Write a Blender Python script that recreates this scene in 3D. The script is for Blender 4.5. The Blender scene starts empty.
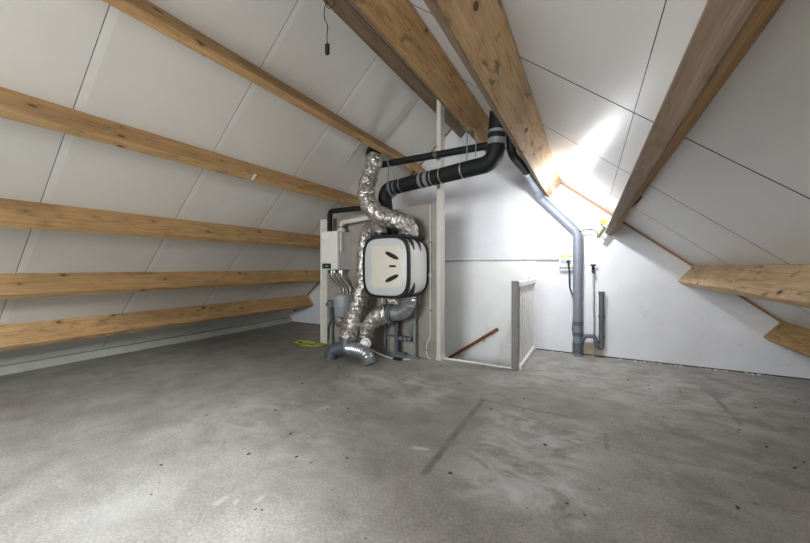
import bpy, bmesh, math, random
from mathutils import Vector, Matrix, noise
random.seed(7)
S = bpy.context.scene
C = S.collection
PI = math.pi

# ------------------------------------------------------------------ camera
EYE = 1.15
cam_d = bpy.data.cameras.new('camera')
cam = bpy.data.objects.new('camera', cam_d); C.objects.link(cam)
cam.location = (0, 0, EYE)
cam.rotation_euler = (PI/2, 0, math.radians(29.0))
cam_d.sensor_width = 36.0
cam_d.lens = 36.0*333.0/810.0
cam_d.shift_y = -4.4/810.0
cam_d.clip_start = 0.02
S.camera = cam

# ------------------------------------------------------------------ view, world
vs = S.view_settings
vs.view_transform = 'Standard'; vs.look = 'None'; vs.gamma = 1.0
vs.use_curve_mapping = False
vs.exposure = 0.75
S.cycles.max_bounces = 10
S.cycles.diffuse_bounces = 7
S.cycles.glossy_bounces = 4
S.cycles.sample_clamp_indirect = 6.0
wd = bpy.data.worlds.new('world'); S.world = wd; wd.use_nodes = True
bg = wd.node_tree.nodes['Background']
bg.inputs[0].default_value = (0.75, 0.87, 1.0, 1); bg.inputs[1].default_value = 1.2

# ------------------------------------------------------------------ room numbers (metres)
G = 4.956                       # far gable
YB = -3.0                       # gable behind the camera
aR, bR = 0.8716+EYE, -0.8157    # right slope: z = aR + bR x
aL, bL = 3.884+EYE, 0.889       # left slope:  z = aL + bL x
RX = (aR-aL)/(bL-bR); RZ = aR+bR*RX
LR = math.hypot(1, bR); LL = math.hypot(1, bL)
DR = Vector((1/LR, 0, bR/LR)); NR = Vector((bR/LR, 0, -1/LR))      # down-slope, inward
DL = Vector((-1/LL, 0, -bL/LL)); NL = Vector((bL/LL, 0, -1/LL))
RIDGE = Vector((RX, 0, RZ))
def pr(s, y, off=0): return RIDGE + DR*s + NR*off + Vector((0, y, 0))
def pl(s, y, off=0): return RIDGE + DL*s + NL*off + Vector((0, y, 0))
SR = aR/(-bR/LR) - (RIDGE-Vector((0,0,aR))).length*0
SR = RZ/(-DR.z); SL = RZ/(-DL.z)        # slope lengths down to the floor
WIN = (1.905, 2.655, -1.75, -0.35)      # roof window in the right slope: s0, s1, y0, y1

def area(name, loc, direction, sx, sy, power, col, spread=180):
    d = bpy.data.lights.new(name, 'AREA'); d.shape = 'RECTANGLE'; d.size = sx; d.size_y = sy
    d.energy = power; d.color = col; d.spread = math.radians(spread)
    o = bpy.data.objects.new(name, d); C.objects.link(o)
    o.location = loc; o.rotation_euler = Vector(direction).to_track_quat('-Z', 'Y').to_euler()
    return o
# daylight through the roof window; added fill light in the gable behind the camera
sm = (WIN[0]+WIN[1])/2; ym = (WIN[2]+WIN[3])/2
area('daylight_roof_window', pr(sm, ym, -0.16), NR, 1.35, 0.72, 235, (0.93, 0.97, 1.0))
area('added_gable_fill', (-1.3, YB-0.12, 1.75), (0, 1, 0), 1.5, 1.1, 72, (0.95, 0.98, 1.0), 125)

# ------------------------------------------------------------------ materials
MATS = {}
def new_mat(name):
    m = bpy.data.materials.new(name); m.use_nodes = True
    nt = m.node_tree; b = nt.nodes['Principled BSDF']; MATS[name] = m
    return m, nt, b
def N(nt, t, **kw):
    n = nt.nodes.new(t)
    for k, v in kw.items(): setattr(n, k, v)
    return n
def ramp(nt, fac, stops):
    r = N(nt, 'ShaderNodeValToRGB'); e = r.color_ramp.elements
    while len(e) < len(stops): e.new(0.5)
    for i, (p, c) in enumerate(stops):
        e[i].position = p; e[i].color = (*c, 1) if len(c) == 3 else c
    nt.links.new(fac, r.inputs[0]); return r.outputs[0]
def mix(nt, fac, a, b, mode='MIX'):
    m = N(nt, 'ShaderNodeMix', data_type='RGBA', blend_type=mode)
    for sock, v in ((m.inputs[0], fac), (m.inputs[6], a), (m.inputs[7], b)):
        if isinstance(v, (int, float)): sock.default_value = v
        elif isinstance(v, tuple): sock.default_value = (*v, 1) if len(v) == 3 else v
        else: nt.links.new(v, sock)
    return m.outputs[2]
def math_(nt, op, a, b=None, c=None, clamp=False):
    m = N(nt, 'ShaderNodeMath', operation=op); m.use_clamp = clamp
    for i, v in enumerate((a, b, c)):
        if v is None: continue
        if isinstance(v, (int, float)): m.inputs[i].default_value = v
        else: nt.links.new(v, m.inputs[i])
    return m.outputs[0]
def noise_(nt, vec, scale, detail=4, rough=0.55, dist=0.0):
    n = N(nt, 'ShaderNodeTexNoise'); n.inputs['Scale'].default_value = scale
    n.inputs['Detail'].default_value = detail; n.inputs['Roughness'].default_value = rough
    n.inputs['Distortion'].default_value = dist
    nt.links.new(vec, n.inputs['Vector']); return n
def mapping(nt, vec, scale=(1,1,1), loc=(0,0,0), rot=(0,0,0)):
    m = N(nt, 'ShaderNodeMapping'); m.inputs['Scale'].default_value = scale
    m.inputs['Location'].default_value = loc; m.inputs['Rotation'].default_value = rot
    nt.links.new(vec, m.inputs['Vector']); return m.outputs[0]
def bump(nt, b, h, strength=0.3, dist=0.01):
    n = N(nt, 'ShaderNodeBump'); n.inputs['Strength'].default_value = strength
    n.inputs['Distance'].default_value = dist
    nt.links.new(h, n.inputs['Height']); nt.links.new(n.outputs[0], b.inputs['Normal'])
def ocoord(nt, rnd=True):
    tc = N(nt, 'ShaderNodeTexCoord')
    if not rnd: return tc.outputs['Object']
    oi = N(nt, 'ShaderNodeObjectInfo')
    v = N(nt, 'ShaderNodeVectorMath', operation='MULTIPLY_ADD')
    cx = N(nt, 'ShaderNodeCombineXYZ')
    for i in range(3): nt.links.new(math_(nt, 'MULTIPLY', oi.outputs['Random'], 17.0+9*i), cx.inputs[i])
    v.inputs[1].default_value = (1, 1, 1)
    nt.links.new(tc.outputs['Object'], v.inputs[0]); nt.links.new(cx.outputs[0], v.inputs[2])
    return v.outputs[0]
def setv(b, rough=0.5, metal=0.0, spec=0.5):
    b.inputs['Roughness'].default_value = rough; b.inputs['Metallic'].default_value = metal
    b.inputs['Specular IOR Level'].default_value = spec
def plain(name, col, rough=0.5, metal=0.0, var=0.12, scale=9.0, bmp=0.0, spec=0.5):
    m, nt, b = new_mat(name); v = ocoord(nt)
    n = noise_(nt, v, scale, 5)
    lo = tuple(max(0, c*(1-var)) for c in col); hi = tuple(min(1, c*(1+var)) for c in col)
    nt.links.new(ramp(nt, n.outputs[0], [(0.3, lo), (0.7, hi)]), b.inputs['Base Color'])
    setv(b, rough, metal, spec)
    if bmp: bump(nt, b, n.outputs[0], bmp, 0.004)
    return m
def wood(name, light, mid, dark, grime=0.35, knots=True):
    m, nt, b = new_mat(name); v = ocoord(nt)
    vs_ = mapping(nt, v, (9, 0.55, 9))
    g1 = noise_(nt, vs_, 3.0, 8, 0.68, 1.5)
    vf = mapping(nt, v, (60, 1.6, 60))
    g2 = noise_(nt, vf, 2.0, 3, 0.6)
    col = ramp(nt, g1.outputs[0], [(0.28, dark), (0.45, mid), (0.66, light)])
    fine = ramp(nt, g2.outputs[0], [(0.35, (0.78, 0.74, 0.70)), (0.6, (1, 1, 1))])
    col = mix(nt, 0.8, col, fine, 'MULTIPLY')
    big = noise_(nt, mapping(nt, v, (1.6, 0.9, 1.6)), 1.7, 4, 0.6)
    col = mix(nt, math_(nt, 'MULTIPLY', ramp(nt, big.outputs[0], [(0.48, (0,0,0)), (0.75, (1,1,1))]), grime), col, (0.20, 0.14, 0.08))
    if knots:
        vk = N(nt, 'ShaderNodeTexVoronoi', feature='F1'); vk.inputs['Scale'].default_value = 6.0
        nt.links.new(mapping(nt, v, (1.2, 0.8, 1.2)), vk.inputs['Vector'])
        sep = N(nt, 'ShaderNodeSeparateColor'); nt.links.new(vk.outputs['Color'], sep.inputs[0])
        on = math_(nt, 'LESS_THAN', sep.outputs[0], 0.8)
        k = math_(nt, 'LESS_THAN', vk.outputs['Distance'], math_(nt, 'MULTIPLY_ADD', sep.outputs[1], 0.09, 0.05))
        halo = N(nt, 'ShaderNodeMapRange'); halo.inputs[1].default_value = 0.08; halo.inputs[2].default_value = 0.30
        halo.inputs[3].default_value = 0.5; halo.inputs[4].default_value = 0.0
        nt.links.new(vk.outputs['Distance'], halo.inputs[0])
        col = mix(nt, math_(nt, 'MULTIPLY', halo.outputs[0], on), col, tuple(c*0.75 for c in dark))
        col = mix(nt, math_(nt, 'MULTIPLY', math_(nt, 'MULTIPLY', k, on), 0.8), col, (0.07, 0.035, 0.015))
    sc = noise_(nt, mapping(nt, v, (3, 3, 11), rot=(0.6, 0.3, 0)), 1.5, 5, 0.7, 0.6)
    col = mix(nt, math_(nt, 'MULTIPLY', ramp(nt, sc.outputs[0], [(0.57, (0,0,0)), (0.66, (1,1,1))]), min(1, grime*1.15)), col, (0.10, 0.07, 0.045))
    nt.links.new(col, b.inputs['Base Color']); setv(b, 0.72, 0, 0.25)
    bump(nt, b, g2.outputs[0], 0.25, 0.004)
    return m
wood('pine', (0.60, 0.40, 0.195), (0.47, 0.29, 0.13), (0.28, 0.16, 0.072), 0.5)
wood('pine_pale', (0.80, 0.60, 0.38), (0.68, 0.475, 0.28), (0.42, 0.27, 0.14), 0.6)
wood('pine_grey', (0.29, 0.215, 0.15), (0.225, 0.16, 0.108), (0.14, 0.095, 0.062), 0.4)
wood('batten_wood', (0.42, 0.26, 0.15), (0.34, 0.20, 0.11), (0.23, 0.13, 0.07), 0.2, False)
wood('rail_wood', (0.24, 0.085, 0.04), (0.19, 0.062, 0.03), (0.12, 0.04, 0.02), 0.1, False)

def panel_mat(name, col, rough, tint):
    m, nt, b = new_mat(name); v = ocoord(nt, False)
    n = noise_(nt, v, 1.1, 5, 0.6); n2 = noise_(nt, mapping(nt, v, (1, 14, 1)), 3.0, 4, 0.6)
    c = ramp(nt, n.outputs[0], [(0.3, tuple(x*0.93 for x in col)), (0.7, col)])
    nt.links.new(c, b.inputs['Base Color'])
    r = N(nt, 'ShaderNodeMapRange'); r.inputs[3].default_value = rough-0.06; r.inputs[4].default_value = rough+0.10
    nt.links.new(n2.outputs[0], r.inputs[0]); nt.links.new(r.outputs[0], b.inputs['Roughness'])
    b.inputs['Specular IOR Level'].default_value = 0.5
    bump(nt, b, n2.outputs[0], 0.06, 0.004)
panel_mat('panel_matt', (0.66, 0.65, 0.61), 0.62, 0)
panel_mat('panel_gloss', (0.66, 0.665, 0.66), 0.33, 0)

def plaster(name, col, patch=None):
    m, nt, b = new_mat(name); v = ocoord(nt, False)
    n = noise_(nt, v, 1.3, 6, 0.62); n2 = noise_(nt, v, 60, 3, 0.6)
    c = ramp(nt, n.outputs[0], [(0.32, tuple(x*0.86 for x in col)), (0.62, col)])
    n3 = noise_(nt, v, 3.1, 4, 0.7, 0.5)
    c = mix(nt, math_(nt, 'MULTIPLY', ramp(nt, n3.outputs[0], [(0.66, (0,0,0)), (0.74, (1,1,1))]), 0.3), c, (0.42, 0.42, 0.44))
    if patch:
        c = mix(nt, rect(nt, v, patch, 0.03, 0.05, axes=(0, 2)), c, (0.40, 0.33, 0.24))
    nt.links.new(c, b.inputs['Base Color']); setv(b, 0.8, 0, 0.3)
    bump(nt, b, n2.outputs[0], 0.12, 0.003)
def rect(nt, v, r, soft=0.05, wob=0.08, axes=(0, 1), wscale=4.0, rot=0.0, streak=None):
    """0..1 mask of a ragged rectangle (x0, x1, y0, y1) in object space"""
    w = noise_(nt, v, wscale, 4, 0.6)
    sub = N(nt, 'ShaderNodeVectorMath', operation='MULTIPLY_ADD')
    nt.links.new(w.outputs['Color'], sub.inputs[0]); sub.inputs[1].default_value = (wob*2,)*3
    off = N(nt, 'ShaderNodeVectorMath', operation='ADD'); off.inputs[1].default_value = (-wob,)*3
    nt.links.new(v, off.inputs[0]); nt.links.new(off.outputs[0], sub.inputs[2])
    sp = N(nt, 'ShaderNodeSeparateXYZ'); nt.links.new(sub.outputs[0], sp.inputs[0])
    out = None
    for ax, (lo, hi) in zip(axes, ((r[0], r[1]), (r[2], r[3]))):
        mid, half = (lo+hi)/2, (hi-lo)/2
        d = math_(nt, 'ABSOLUTE', math_(nt, 'SUBTRACT', sp.outputs[ax], mid))
        mr = N(nt, 'ShaderNodeMapRange', interpolation_type='SMOOTHSTEP')
        mr.inputs[1].default_value = half+soft; mr.inputs[2].default_value = max(half-soft, 0)
        mr.inputs[3].default_value = 0; mr.inputs[4].default_value = 1
        nt.links.new(d, mr.inputs[0])
        out = mr.outputs[0] if out is None else math_(nt, 'MULTIPLY', out, mr.outputs[0])
    return out
plaster('gable_plaster', (0.70, 0.71, 0.74), (-0.08, 0.17, -0.1, 0.17))
plaster('white_board', (0.78, 0.79, 0.78))
plaster('back_plaster', (0.62, 0.62, 0.62))

def concrete_floor():
    m, nt, b = new_mat('concrete'); v = ocoord(nt, False)
    n1 = noise_(nt, v, 0.7, 6, 0.6); n2 = noise_(nt, v, 3.4, 6, 0.65, 0.4); n3 = noise_(nt, v, 70, 3, 0.7)
    c = ramp(nt, n1.outputs[0], [(0.3, (0.27, 0.258, 0.232)), (0.7, (0.37, 0.355, 0.325))])
    c = mix(nt, 0.7, c, ramp(nt, n2.outputs[0], [(0.3, (0.55, 0.55, 0.54)), (0.7, (1.2, 1.2, 1.2))]), 'MULTIPLY')
    c = mix(nt, 0.8, c, ramp(nt, n3.outputs[0], [(0.3, (0.6, 0.6, 0.6)), (0.68, (1.2, 1.2, 1.2))]), 'MULTIPLY')
    st = noise_(nt, mapping(nt, v, (1.3, 2.2, 1), rot=(0, 0, 0.55)), 2.6, 8, 0.72, 0.9)
    stm = ramp(nt, st.outputs[0], [(0.40, (0,0,0)), (0.66, (1,1,1))])
    pale = (0.56, 0.56, 0.565)
    for r, soft, wob, k, use in (((-0.66, 0.02, 1.62, 2.75), 0.12, 0.10, 0.85, True),
                                 ((-0.95, -0.55, 2.9, 3.5), 0.15, 0.15, 0.35, True),
                                 ((-2.2, -1.15, 2.45, 3.1), 0.22, 0.2, 0.75, True),
                                 ((-0.9, 1.9, 3.3, 4.9), 0.5, 0.2, 0.5, True),
                                 ((-2.10, -1.82, 0.58, 0.95), 0.13, 0.12, 0.28, False),
                                 ((-1.00, -0.90, 1.875, 1.91), 0.02, 0.05, 0.8, False),
                                 ((-1.93, -1.87, 2.03, 2.11), 0.03, 0.05, 0.4, False),
                                 ((-2.75, -1.2, 1.2, 2.3), 0.4, 0.25, 0.35, True),
                                 ((0.1, 1.2, 1.9, 3.4), 0.35, 0.25, 0.3, True),
                                 ((-1.44, -1.42, 1.07, 1.12), 0.014, 0.02, 0.4, False),
                                 ((-1.60, -1.57, 0.96, 1.03), 0.014, 0.03, 0.4, False),
                                 ((-1.52, -1.505, 1.01, 1.04), 0.012, 0.02, 0.4, False)):
        mk = math_(nt, 'MULTIPLY', rect(nt, v, r, soft, wob), k)
        if use: mk = math_(nt, 'MULTIPLY', mk, stm)
        c = mix(nt, mk, c, pale)
    dark = (0.115, 0.108, 0.095)
    for r, soft, wob, k in (((-0.83, -0.785, 1.66, 2.86), 0.016, 0.016, 0.85),
                            ((-0.82, -0.08, 2.835, 2.86), 0.012, 0.012, 0.7),
                            ((0.085, 0.11, 2.45, 2.70), 0.01, 0.01, 0.5),
                            ((0.95, 0.985, 3.3, 4.02), 0.012, 0.008, 0.6),
                            ((0.02, 0.6, 2.50, 2.52), 0.015, 0.02, 0.3)):
        c = mix(nt, math_(nt, 'MULTIPLY', math_(nt, 'MULTIPLY', rect(nt, v, r, soft, wob, wscale=9), k),
                          ramp(nt, n2.outputs[0], [(0.36, (0.15,0.15,0.15)), (0.60, (1,1,1))])), c, dark)
    vk = N(nt, 'ShaderNodeTexVoronoi', feature='F1'); vk.inputs['Scale'].default_value = 7.5
    nt.links.new(v, vk.inputs['Vector'])
    sep = N(nt, 'ShaderNodeSeparateColor'); nt.links.new(vk.outputs['Color'], sep.inputs[0])
    sp = math_(nt, 'MULTIPLY', math_(nt, 'LESS_THAN', sep.outputs[0], 0.35),
               math_(nt, 'LESS_THAN', vk.outputs['Distance'], math_(nt, 'MULTIPLY', sep.outputs[1], 0.09)))
    c = mix(nt, math_(nt, 'MULTIPLY', sp, 0.7), c, (0.09, 0.085, 0.08))
    nt.links.new(c, b.inputs['Base Color']); setv(b, 0.62, 0, 0.35)
    hb = math_(nt, 'ADD', n3.outputs[0], math_(nt, 'MULTIPLY', n2.outputs[0], 1.5))
    bump(nt, b, hb, 0.25, 0.004)
concrete_floor()
plain('partition', (0.30, 0.28, 0.245), 0.85, 0, 0.22, 2.6, 0.1)
plain('white_paint', (0.80, 0.80, 0.79), 0.45, 0, 0.05)
plain('post_paint', (0.56, 0.55, 0.49), 0.5, 0, 0.05)
plain('newel_shaded', (0.20, 0.195, 0.18), 0.5, 0, 0.1)  # shade of the newel's side away from the lamp, put into its colour
plain('panel_edge', (0.06, 0.055, 0.05), 0.9, 0, 0.1)
plain('dark_gap', (0.035, 0.032, 0.03), 0.9, 0, 0.1)
plain('foam_black', (0.011, 0.013, 0.012), 0.6, 0, 0.35, 14, 0.15, 0.22)
plain('black_plastic', (0.012, 0.013, 0.014), 0.4, 0, 0.15, 9, 0, 0.3)
plain('grey_tape', (0.20, 0.21, 0.22), 0.4, 0.2, 0.15)
plain('pvc_grey', (0.18, 0.205, 0.245), 0.38, 0, 0.08)
plain('pvc_dark', (0.085, 0.10, 0.115), 0.42, 0, 0.15)
plain('unit_white', (0.82, 0.83, 0.83), 0.3, 0, 0.03)
plain('unit_grey', (0.50, 0.52, 0.52), 0.4, 0, 0.05)
plain('unit_beige', (0.60, 0.57, 0.49), 0.45, 0, 0.04)
plain('boiler_white', (0.72, 0.71, 0.69), 0.35, 0, 0.04)
plain('vessel_grey', (0.27, 0.31, 0.325), 0.45, 0, 0.08)
plain('copper', (0.24, 0.165, 0.11), 0.45, 0.6, 0.25)
plain('steel', (0.55, 0.56, 0.57), 0.32, 0.9, 0.15, 20)
plain('frame_steel', (0.26, 0.29, 0.30), 0.4, 0.5, 0.15)
plain('galvanised', (0.44, 0.47, 0.49), 0.33, 0.85, 0.2, 16, 0.05)
plain('conduit_cream', (0.62, 0.60, 0.53), 0.5, 0, 0.06)
plain('eave_board', (0.36, 0.37, 0.33), 0.8, 0, 0.12)
plain('tape_pale', (0.69, 0.685, 0.65), 0.5, 0, 0.04)
plain('conduit_white', (0.66, 0.67, 0.69), 0.45, 0, 0.05)
plain('yellow_plastic', (0.80, 0.66, 0.05), 0.4, 0, 0.08)
plain('yellow_cable', (0.40, 0.42, 0.06), 0.45, 0, 0.1)
plain('dark_olive', (0.06, 0.065, 0.05), 0.5, 0, 0.2)
plain('crumb_dark', (0.05, 0.047, 0.042), 0.9, 0, 0.3)
plain('crumb_white', (0.74, 0.74, 0.73), 0.9, 0, 0.1)
plain('paper', (0.80, 0.78, 0.80), 0.7, 0, 0.03)
plain('display_dark', (0.02, 0.035, 0.03), 0.2, 0, 0.2)
def foil_mat():
    m, nt, b = new_mat('foil'); v = ocoord(nt)
    n = noise_(nt, v, 26, 4, 0.7, 0.8); n2 = noise_(nt, v, 8, 3, 0.6)
    c = ramp(nt, n.outputs[0], [(0.34, (0.22, 0.20, 0.18)), (0.5, (0.58, 0.56, 0.53)), (0.64, (0.88, 0.88, 0.88))])
    c = mix(nt, 0.5, c, ramp(nt, n2.outputs[0], [(0.35, (0.66, 0.60, 0.54)), (0.65, (1, 1, 1))]), 'MULTIPLY')
    nt.links.new(c, b.inputs['Base Color']); setv(b, 0.30, 0.82)
    bump(nt, b, n.outputs[0], 0.75, 0.012)
foil_mat()
def glass_mat():
    m, nt, b = new_mat('pane_glass'); nt.nodes.remove(b)
    out = nt.nodes['Material Output']
    t = N(nt, 'ShaderNodeBsdfTransparent'); g = N(nt, 'ShaderNodeBsdfGlossy'); g.inputs['Roughness'].default_value = 0.02
    fr = N(nt, 'ShaderNodeFresnel'); fr.inputs[0].default_value = 1.45
    mx = N(nt, 'ShaderNodeMixShader')
    nt.links.new(fr.outputs[0], mx.inputs[0]); nt.links.new(t.outputs[0], mx.inputs[1]); nt.links.new(g.outputs[0], mx.inputs[2])
    nt.links.new(mx.outputs[0], out.inputs[0])
glass_mat()
def glow_mat(name, col, strength):
    m, nt, b = new_mat(name)
    b.inputs['Base Color'].default_value = (*col, 1)
    b.inputs['Emission Color'].default_value = (*col, 1); b.inputs['Emission Strength'].default_value = strength
glow_mat('lamp_glow', (0.93, 0.96, 1.0), 20.0)
glow_mat('led_green', (0.03, 0.35, 0.2), 0.25)

# ------------------------------------------------------------------ geometry helpers
def box(bm, x0, x1, y0, y1, z0, z1, bev=0.0):
    M = Matrix.Translation(((x0+x1)/2, (y0+y1)/2, (z0+z1)/2)) @ Matrix.Diagonal((abs(x1-x0), abs(y1-y0), abs(z1-z0), 1))
    r = bmesh.ops.create_cube(bm, size=1, matrix=M)
    if bev:
        es = list({e for v in r['verts'] for e in v.link_edges})
        bmesh.ops.bevel(bm, geom=es, offset=bev, segments=2, profile=0.5, affect='EDGES', clamp_overlap=True)
    return bm
def nb(): return bmesh.new()
def bx(x0, x1, y0, y1, z0, z1, bev=0.0): return box(nb(), x0, x1, y0, y1, z0, z1, bev)
def hull8(bm, a, b):
    """a, b: two quads (lists of 4 points); joins them into a prism"""
    va = [bm.verts.new(p) for p in a]; vb = [bm.verts.new(p) for p in b]
    k = len(va)
    bm.faces.new(va); bm.faces.new(vb[::-1])
    for i in range(k): bm.faces.new((va[i], vb[i], vb[(i+1) % k], va[(i+1) % k]))
    bmesh.ops.recalc_face_normals(bm, faces=bm.faces)
    return bm
def spline(pts, n=8):
    P = [Vector(p) for p in pts]
    if len(P) < 3 or n <= 1: return P
    out = []
    for i in range(len(P)-1):
        p0 = P[i-1] if i else P[0]*2-P[1]
        p1, p2 = P[i], P[i+1]
        p3 = P[i+2] if i+2 < len(P) else P[-1]*2-P[-2]
        for k in range(n):
            t = k/n
            out.append(0.5*((2*p1)+(p2-p0)*t+(2*p0-5*p1+4*p2-p3)*t*t+(3*p1-p0-3*p2+p3)*t**3))
    out.append(P[-1]); return out
def resample(P, step):
    out = [P[0]]; acc = 0
    for a, b in zip(P, P[1:]):
        L = (b-a).length
        while L > 1e-9 and acc+L >= step:
            t = (step-acc)/L; a = a.lerp(b, t); out.append(a.copy()); L = (b-a).length; acc = 0
        acc += L
    if (out[-1]-P[-1]).length > step*0.3: out.append(P[-1])
    else: out[-1] = P[-1]
    return out
def tube(bm, P, rad, seg=14, caps=True, fn=None):
    """P: list of points; rad: number or function of fraction; fn(i, ang) extra radius factor"""
    P = [Vector(p) for p in P]; n = len(P)
    T = [(P[min(i+1, n-1)]-P[max(i-1, 0)]).normalized() for i in range(n)]
    up = Vector((0, 0, 1)) if abs(T[0].z) < 0.9 else Vector((1, 0, 0))
    u = T[0].cross(up).normalized(); rings = []
    for i in range(n):
        u = (u - T[i]*u.dot(T[i])).normalized(); w = T[i].cross(u)
        r = rad(i/(n-1)) if callable(rad) else rad
        ring = []
        for k in range(seg):
            a = 2*PI*k/seg
            q = r*(fn(i, k, P[i]+(u*math.cos(a)+w*math.sin(a))*r) if fn else 1)
            ring.append(bm.verts.new(P[i]+(u*math.cos(a)+w*math.sin(a))*q))
        rings.append(ring)
    for i in range(n-1):
        for k in range(seg):
            bm.faces.new((rings[i][k], rings[i+1][k], rings[i+1][(k+1) % seg], rings[i][(k+1) % seg]))
    if caps:
        bm.faces.new(rings[0]); bm.faces.new(rings[-1][::-1])
    bmesh.ops.recalc_face_normals(bm, faces=bm.faces)
    return bm
def tb(P, rad, seg=14, sm=1, step=None, **k):
    P = spline(P, sm) if sm > 1 else [Vector(p) for p in P]
    if step: P = resample(P, step)
    return tube(nb(), P, rad, seg, **k)
def fillet(pts, r, n=6):
    """polyline with rounded corners"""
    P = [Vector(p) for p in pts]; out = [P[0]]
    for i in range(1, len(P)-1):
        a, b, c = P[i-1], P[i], P[i+1]
        d1 = (a-b); d2 = (c-b); rr = min(r, d1.length*0.49, d2.length*0.49)
        p, q = b+d1.normalized()*rr, b+d2.normalized()*rr
        for k in range(n+1):
            t = k/n; out.append(p*(1-t)**2+b*2*t*(1-t)+q*t*t)
    out.append(P[-1]); return out
def ring(bm, c, axis, r, h, seg=18, inner=None):
    """solid disc/collar centred at c along axis"""
    ax = Vector(axis).normalized(); c = Vector(c)
    return tube(bm, [c-ax*h/2, c+ax*h/2], r, seg)
SMOOTH = {}
def link(name, bm, mat, parent=None, smooth=False, origin=None):
    bmesh.ops.recalc_face_normals(bm, faces=bm.faces)
    me = bpy.data.meshes.new(name)
    vs_ = bm.verts
    xs = [v.co.x for v in vs_]; ys = [v.co.y for v in vs_]; zs = [v.co.z for v in vs_]
    if parent is not None: o0 = WORLD[parent.name]
    elif origin is not None: o0 = Vector(origin)
    else: o0 = Vector(((min(xs)+max(xs))/2, (min(ys)+max(ys))/2, min(zs)))
    base = Vector(o0)
    loc = Vector(((min(xs)+max(xs))/2, (min(ys)+max(ys))/2, min(zs))) if parent is not None else base
    bmesh.ops.translate(bm, verts=vs_, vec=-loc)
    bm.to_mesh(me); bm.free()
    me.materials.append(MATS[mat])
    if smooth:
        for p in me.polygons: p.use_smooth = True
        try: me.set_sharp_from_angle(angle=math.radians(42))
        except Exception: pass
    o = bpy.data.objects.new(name, me); C.objects.link(o)
    if parent is not None:
        o.parent = parent; o.location = loc-base
    else: o.location = base
    WORLD[o.name] = loc
    return o
WORLD = {}
def tag(o, label, cat, group=None, kind=None):
    if label: o['label'] = label
    if cat: o['category'] = cat
    if group: o['group'] = group
    if kind: o['kind'] = kind
    return o
def thing(name, loc, label, cat, group=None):
    o = bpy.data.objects.new(name, None); C.objects.link(o); o.location = loc
    o.empty_display_size = 0.05
    WORLD[o.name] = Vector(loc)
    return tag(o, label, cat, group)
def struct(name, bm, mat, label=None, origin=(0, 0, 0), smooth=False):
    o = link(name, bm, mat, None, smooth, origin); o['kind'] = 'structure'
    if label: o['label'] = label
    return o

# ------------------------------------------------------------------ the setting: floor with stairwell
WX0, WX1, WY0 = -2.75, -0.75, 3.90       # stairwell opening
XE0, XE1 = -SL*-DL.x+RX, RX+SR*DR.x      # eaves at floor level
FT = 0.22
bm = nb()
box(bm, XE0-0.3, XE1+0.3, YB-0.2, WY0, -FT, 0)
box(bm, XE0-0.3, WX0, WY0, G+0.2, -FT, 0)
box(bm, WX1, XE1+0.3, WY0, G+0.2, -FT, 0)
struct('floor', bm, 'concrete', 'grey screeded concrete attic floor with pale stains and dark strip marks')

# gables
def gable(y0, y1, zb=0.014):
    b = nb(); e = 0.10
    def prof(y):
        return [Vector((XE0-0.1, y, zb)), Vector((XE1+0.1, y, zb)),
                Vector((XE1+0.1, y, zb+0.05)), Vector((RX, y, RZ+0.06)), Vector((XE0-0.1, y, zb+0.05))]
    hull8(b, prof(y0), prof(y1)); return b
wf = struct('wall_far', gable(G, G+0.18), 'gable_plaster', 'bluish white plastered gable wall at the far end')
b = nb(); box(b, XE0, XE1, G+0.012, G+0.15, -0.05, 0.02)
link('floor_joint', b, 'dark_gap', wf)
b = nb(); box(b, WX0-0.1, WX1+0.1, G, G+0.18, -2.75, 0.014)
link('stairwell_wall', b, 'white_board', wf)
b = bx(-2.30, -0.655, G-0.012, G, -2.6, 1.245, 0.002)
link('wall_panel', b, 'white_board', wf)
b = bx(-1.135, -0.76, G-0.03, G-0.012, -1.0, 0.035, 0.003)
link('stair_skirting', b, 'white_paint', wf)
# gable behind the camera, with an unseen window added for the fill light
wb = nb()
GW = (-2.1, -0.5, 1.15, 2.35)
for x0, x1, z0, z1 in ((XE0, GW[0], 0, RZ), (GW[1], XE1, 0, RZ), (GW[0], GW[1], 0, GW[2]), (GW[0], GW[1], GW[3], RZ)):
    # clip each piece by the roof lines
    pts = []
    for k in range(13):
        x = x0+(x1-x0)*k/12
        top = min(z1, aR+bR*x+0.05, aL+bL*x+0.05)
        pts.append((x, max(top, z0+0.001)))
    A = [Vector((x0, YB, z0)), Vector((x1, YB, z0))]+[Vector((x, YB, z)) for x, z in pts[::-1]]
    hull8(wb, A, [p-Vector((0, 0.2, 0)) for p in A])
struct('wall_back', wb, 'back_plaster', 'white plastered gable behind the viewer')
wn = struct('window_added', bx(GW[0], GW[1], YB-0.11, YB-0.105, GW[2], GW[3]), 'pane_glass', 'unseen window added for fill light in the gable behind the viewer')
f = nb()
for x0, x1, z0, z1 in ((GW[0], GW[1], GW[2], GW[2]+.05), (GW[0], GW[1], GW[3]-.05, GW[3]), (GW[0], GW[0]+.05, GW[2]+.05, GW[3]-.05), (GW[1]-.05, GW[1], GW[2]+.05, GW[3]-.05), (-1.325, -1.275, GW[2]+.05, GW[3]-.05)):
    box(f, x0, x1, YB-0.10, YB-0.02, z0, z1)
link('window_frame', f, 'white_paint', wn)

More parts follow.
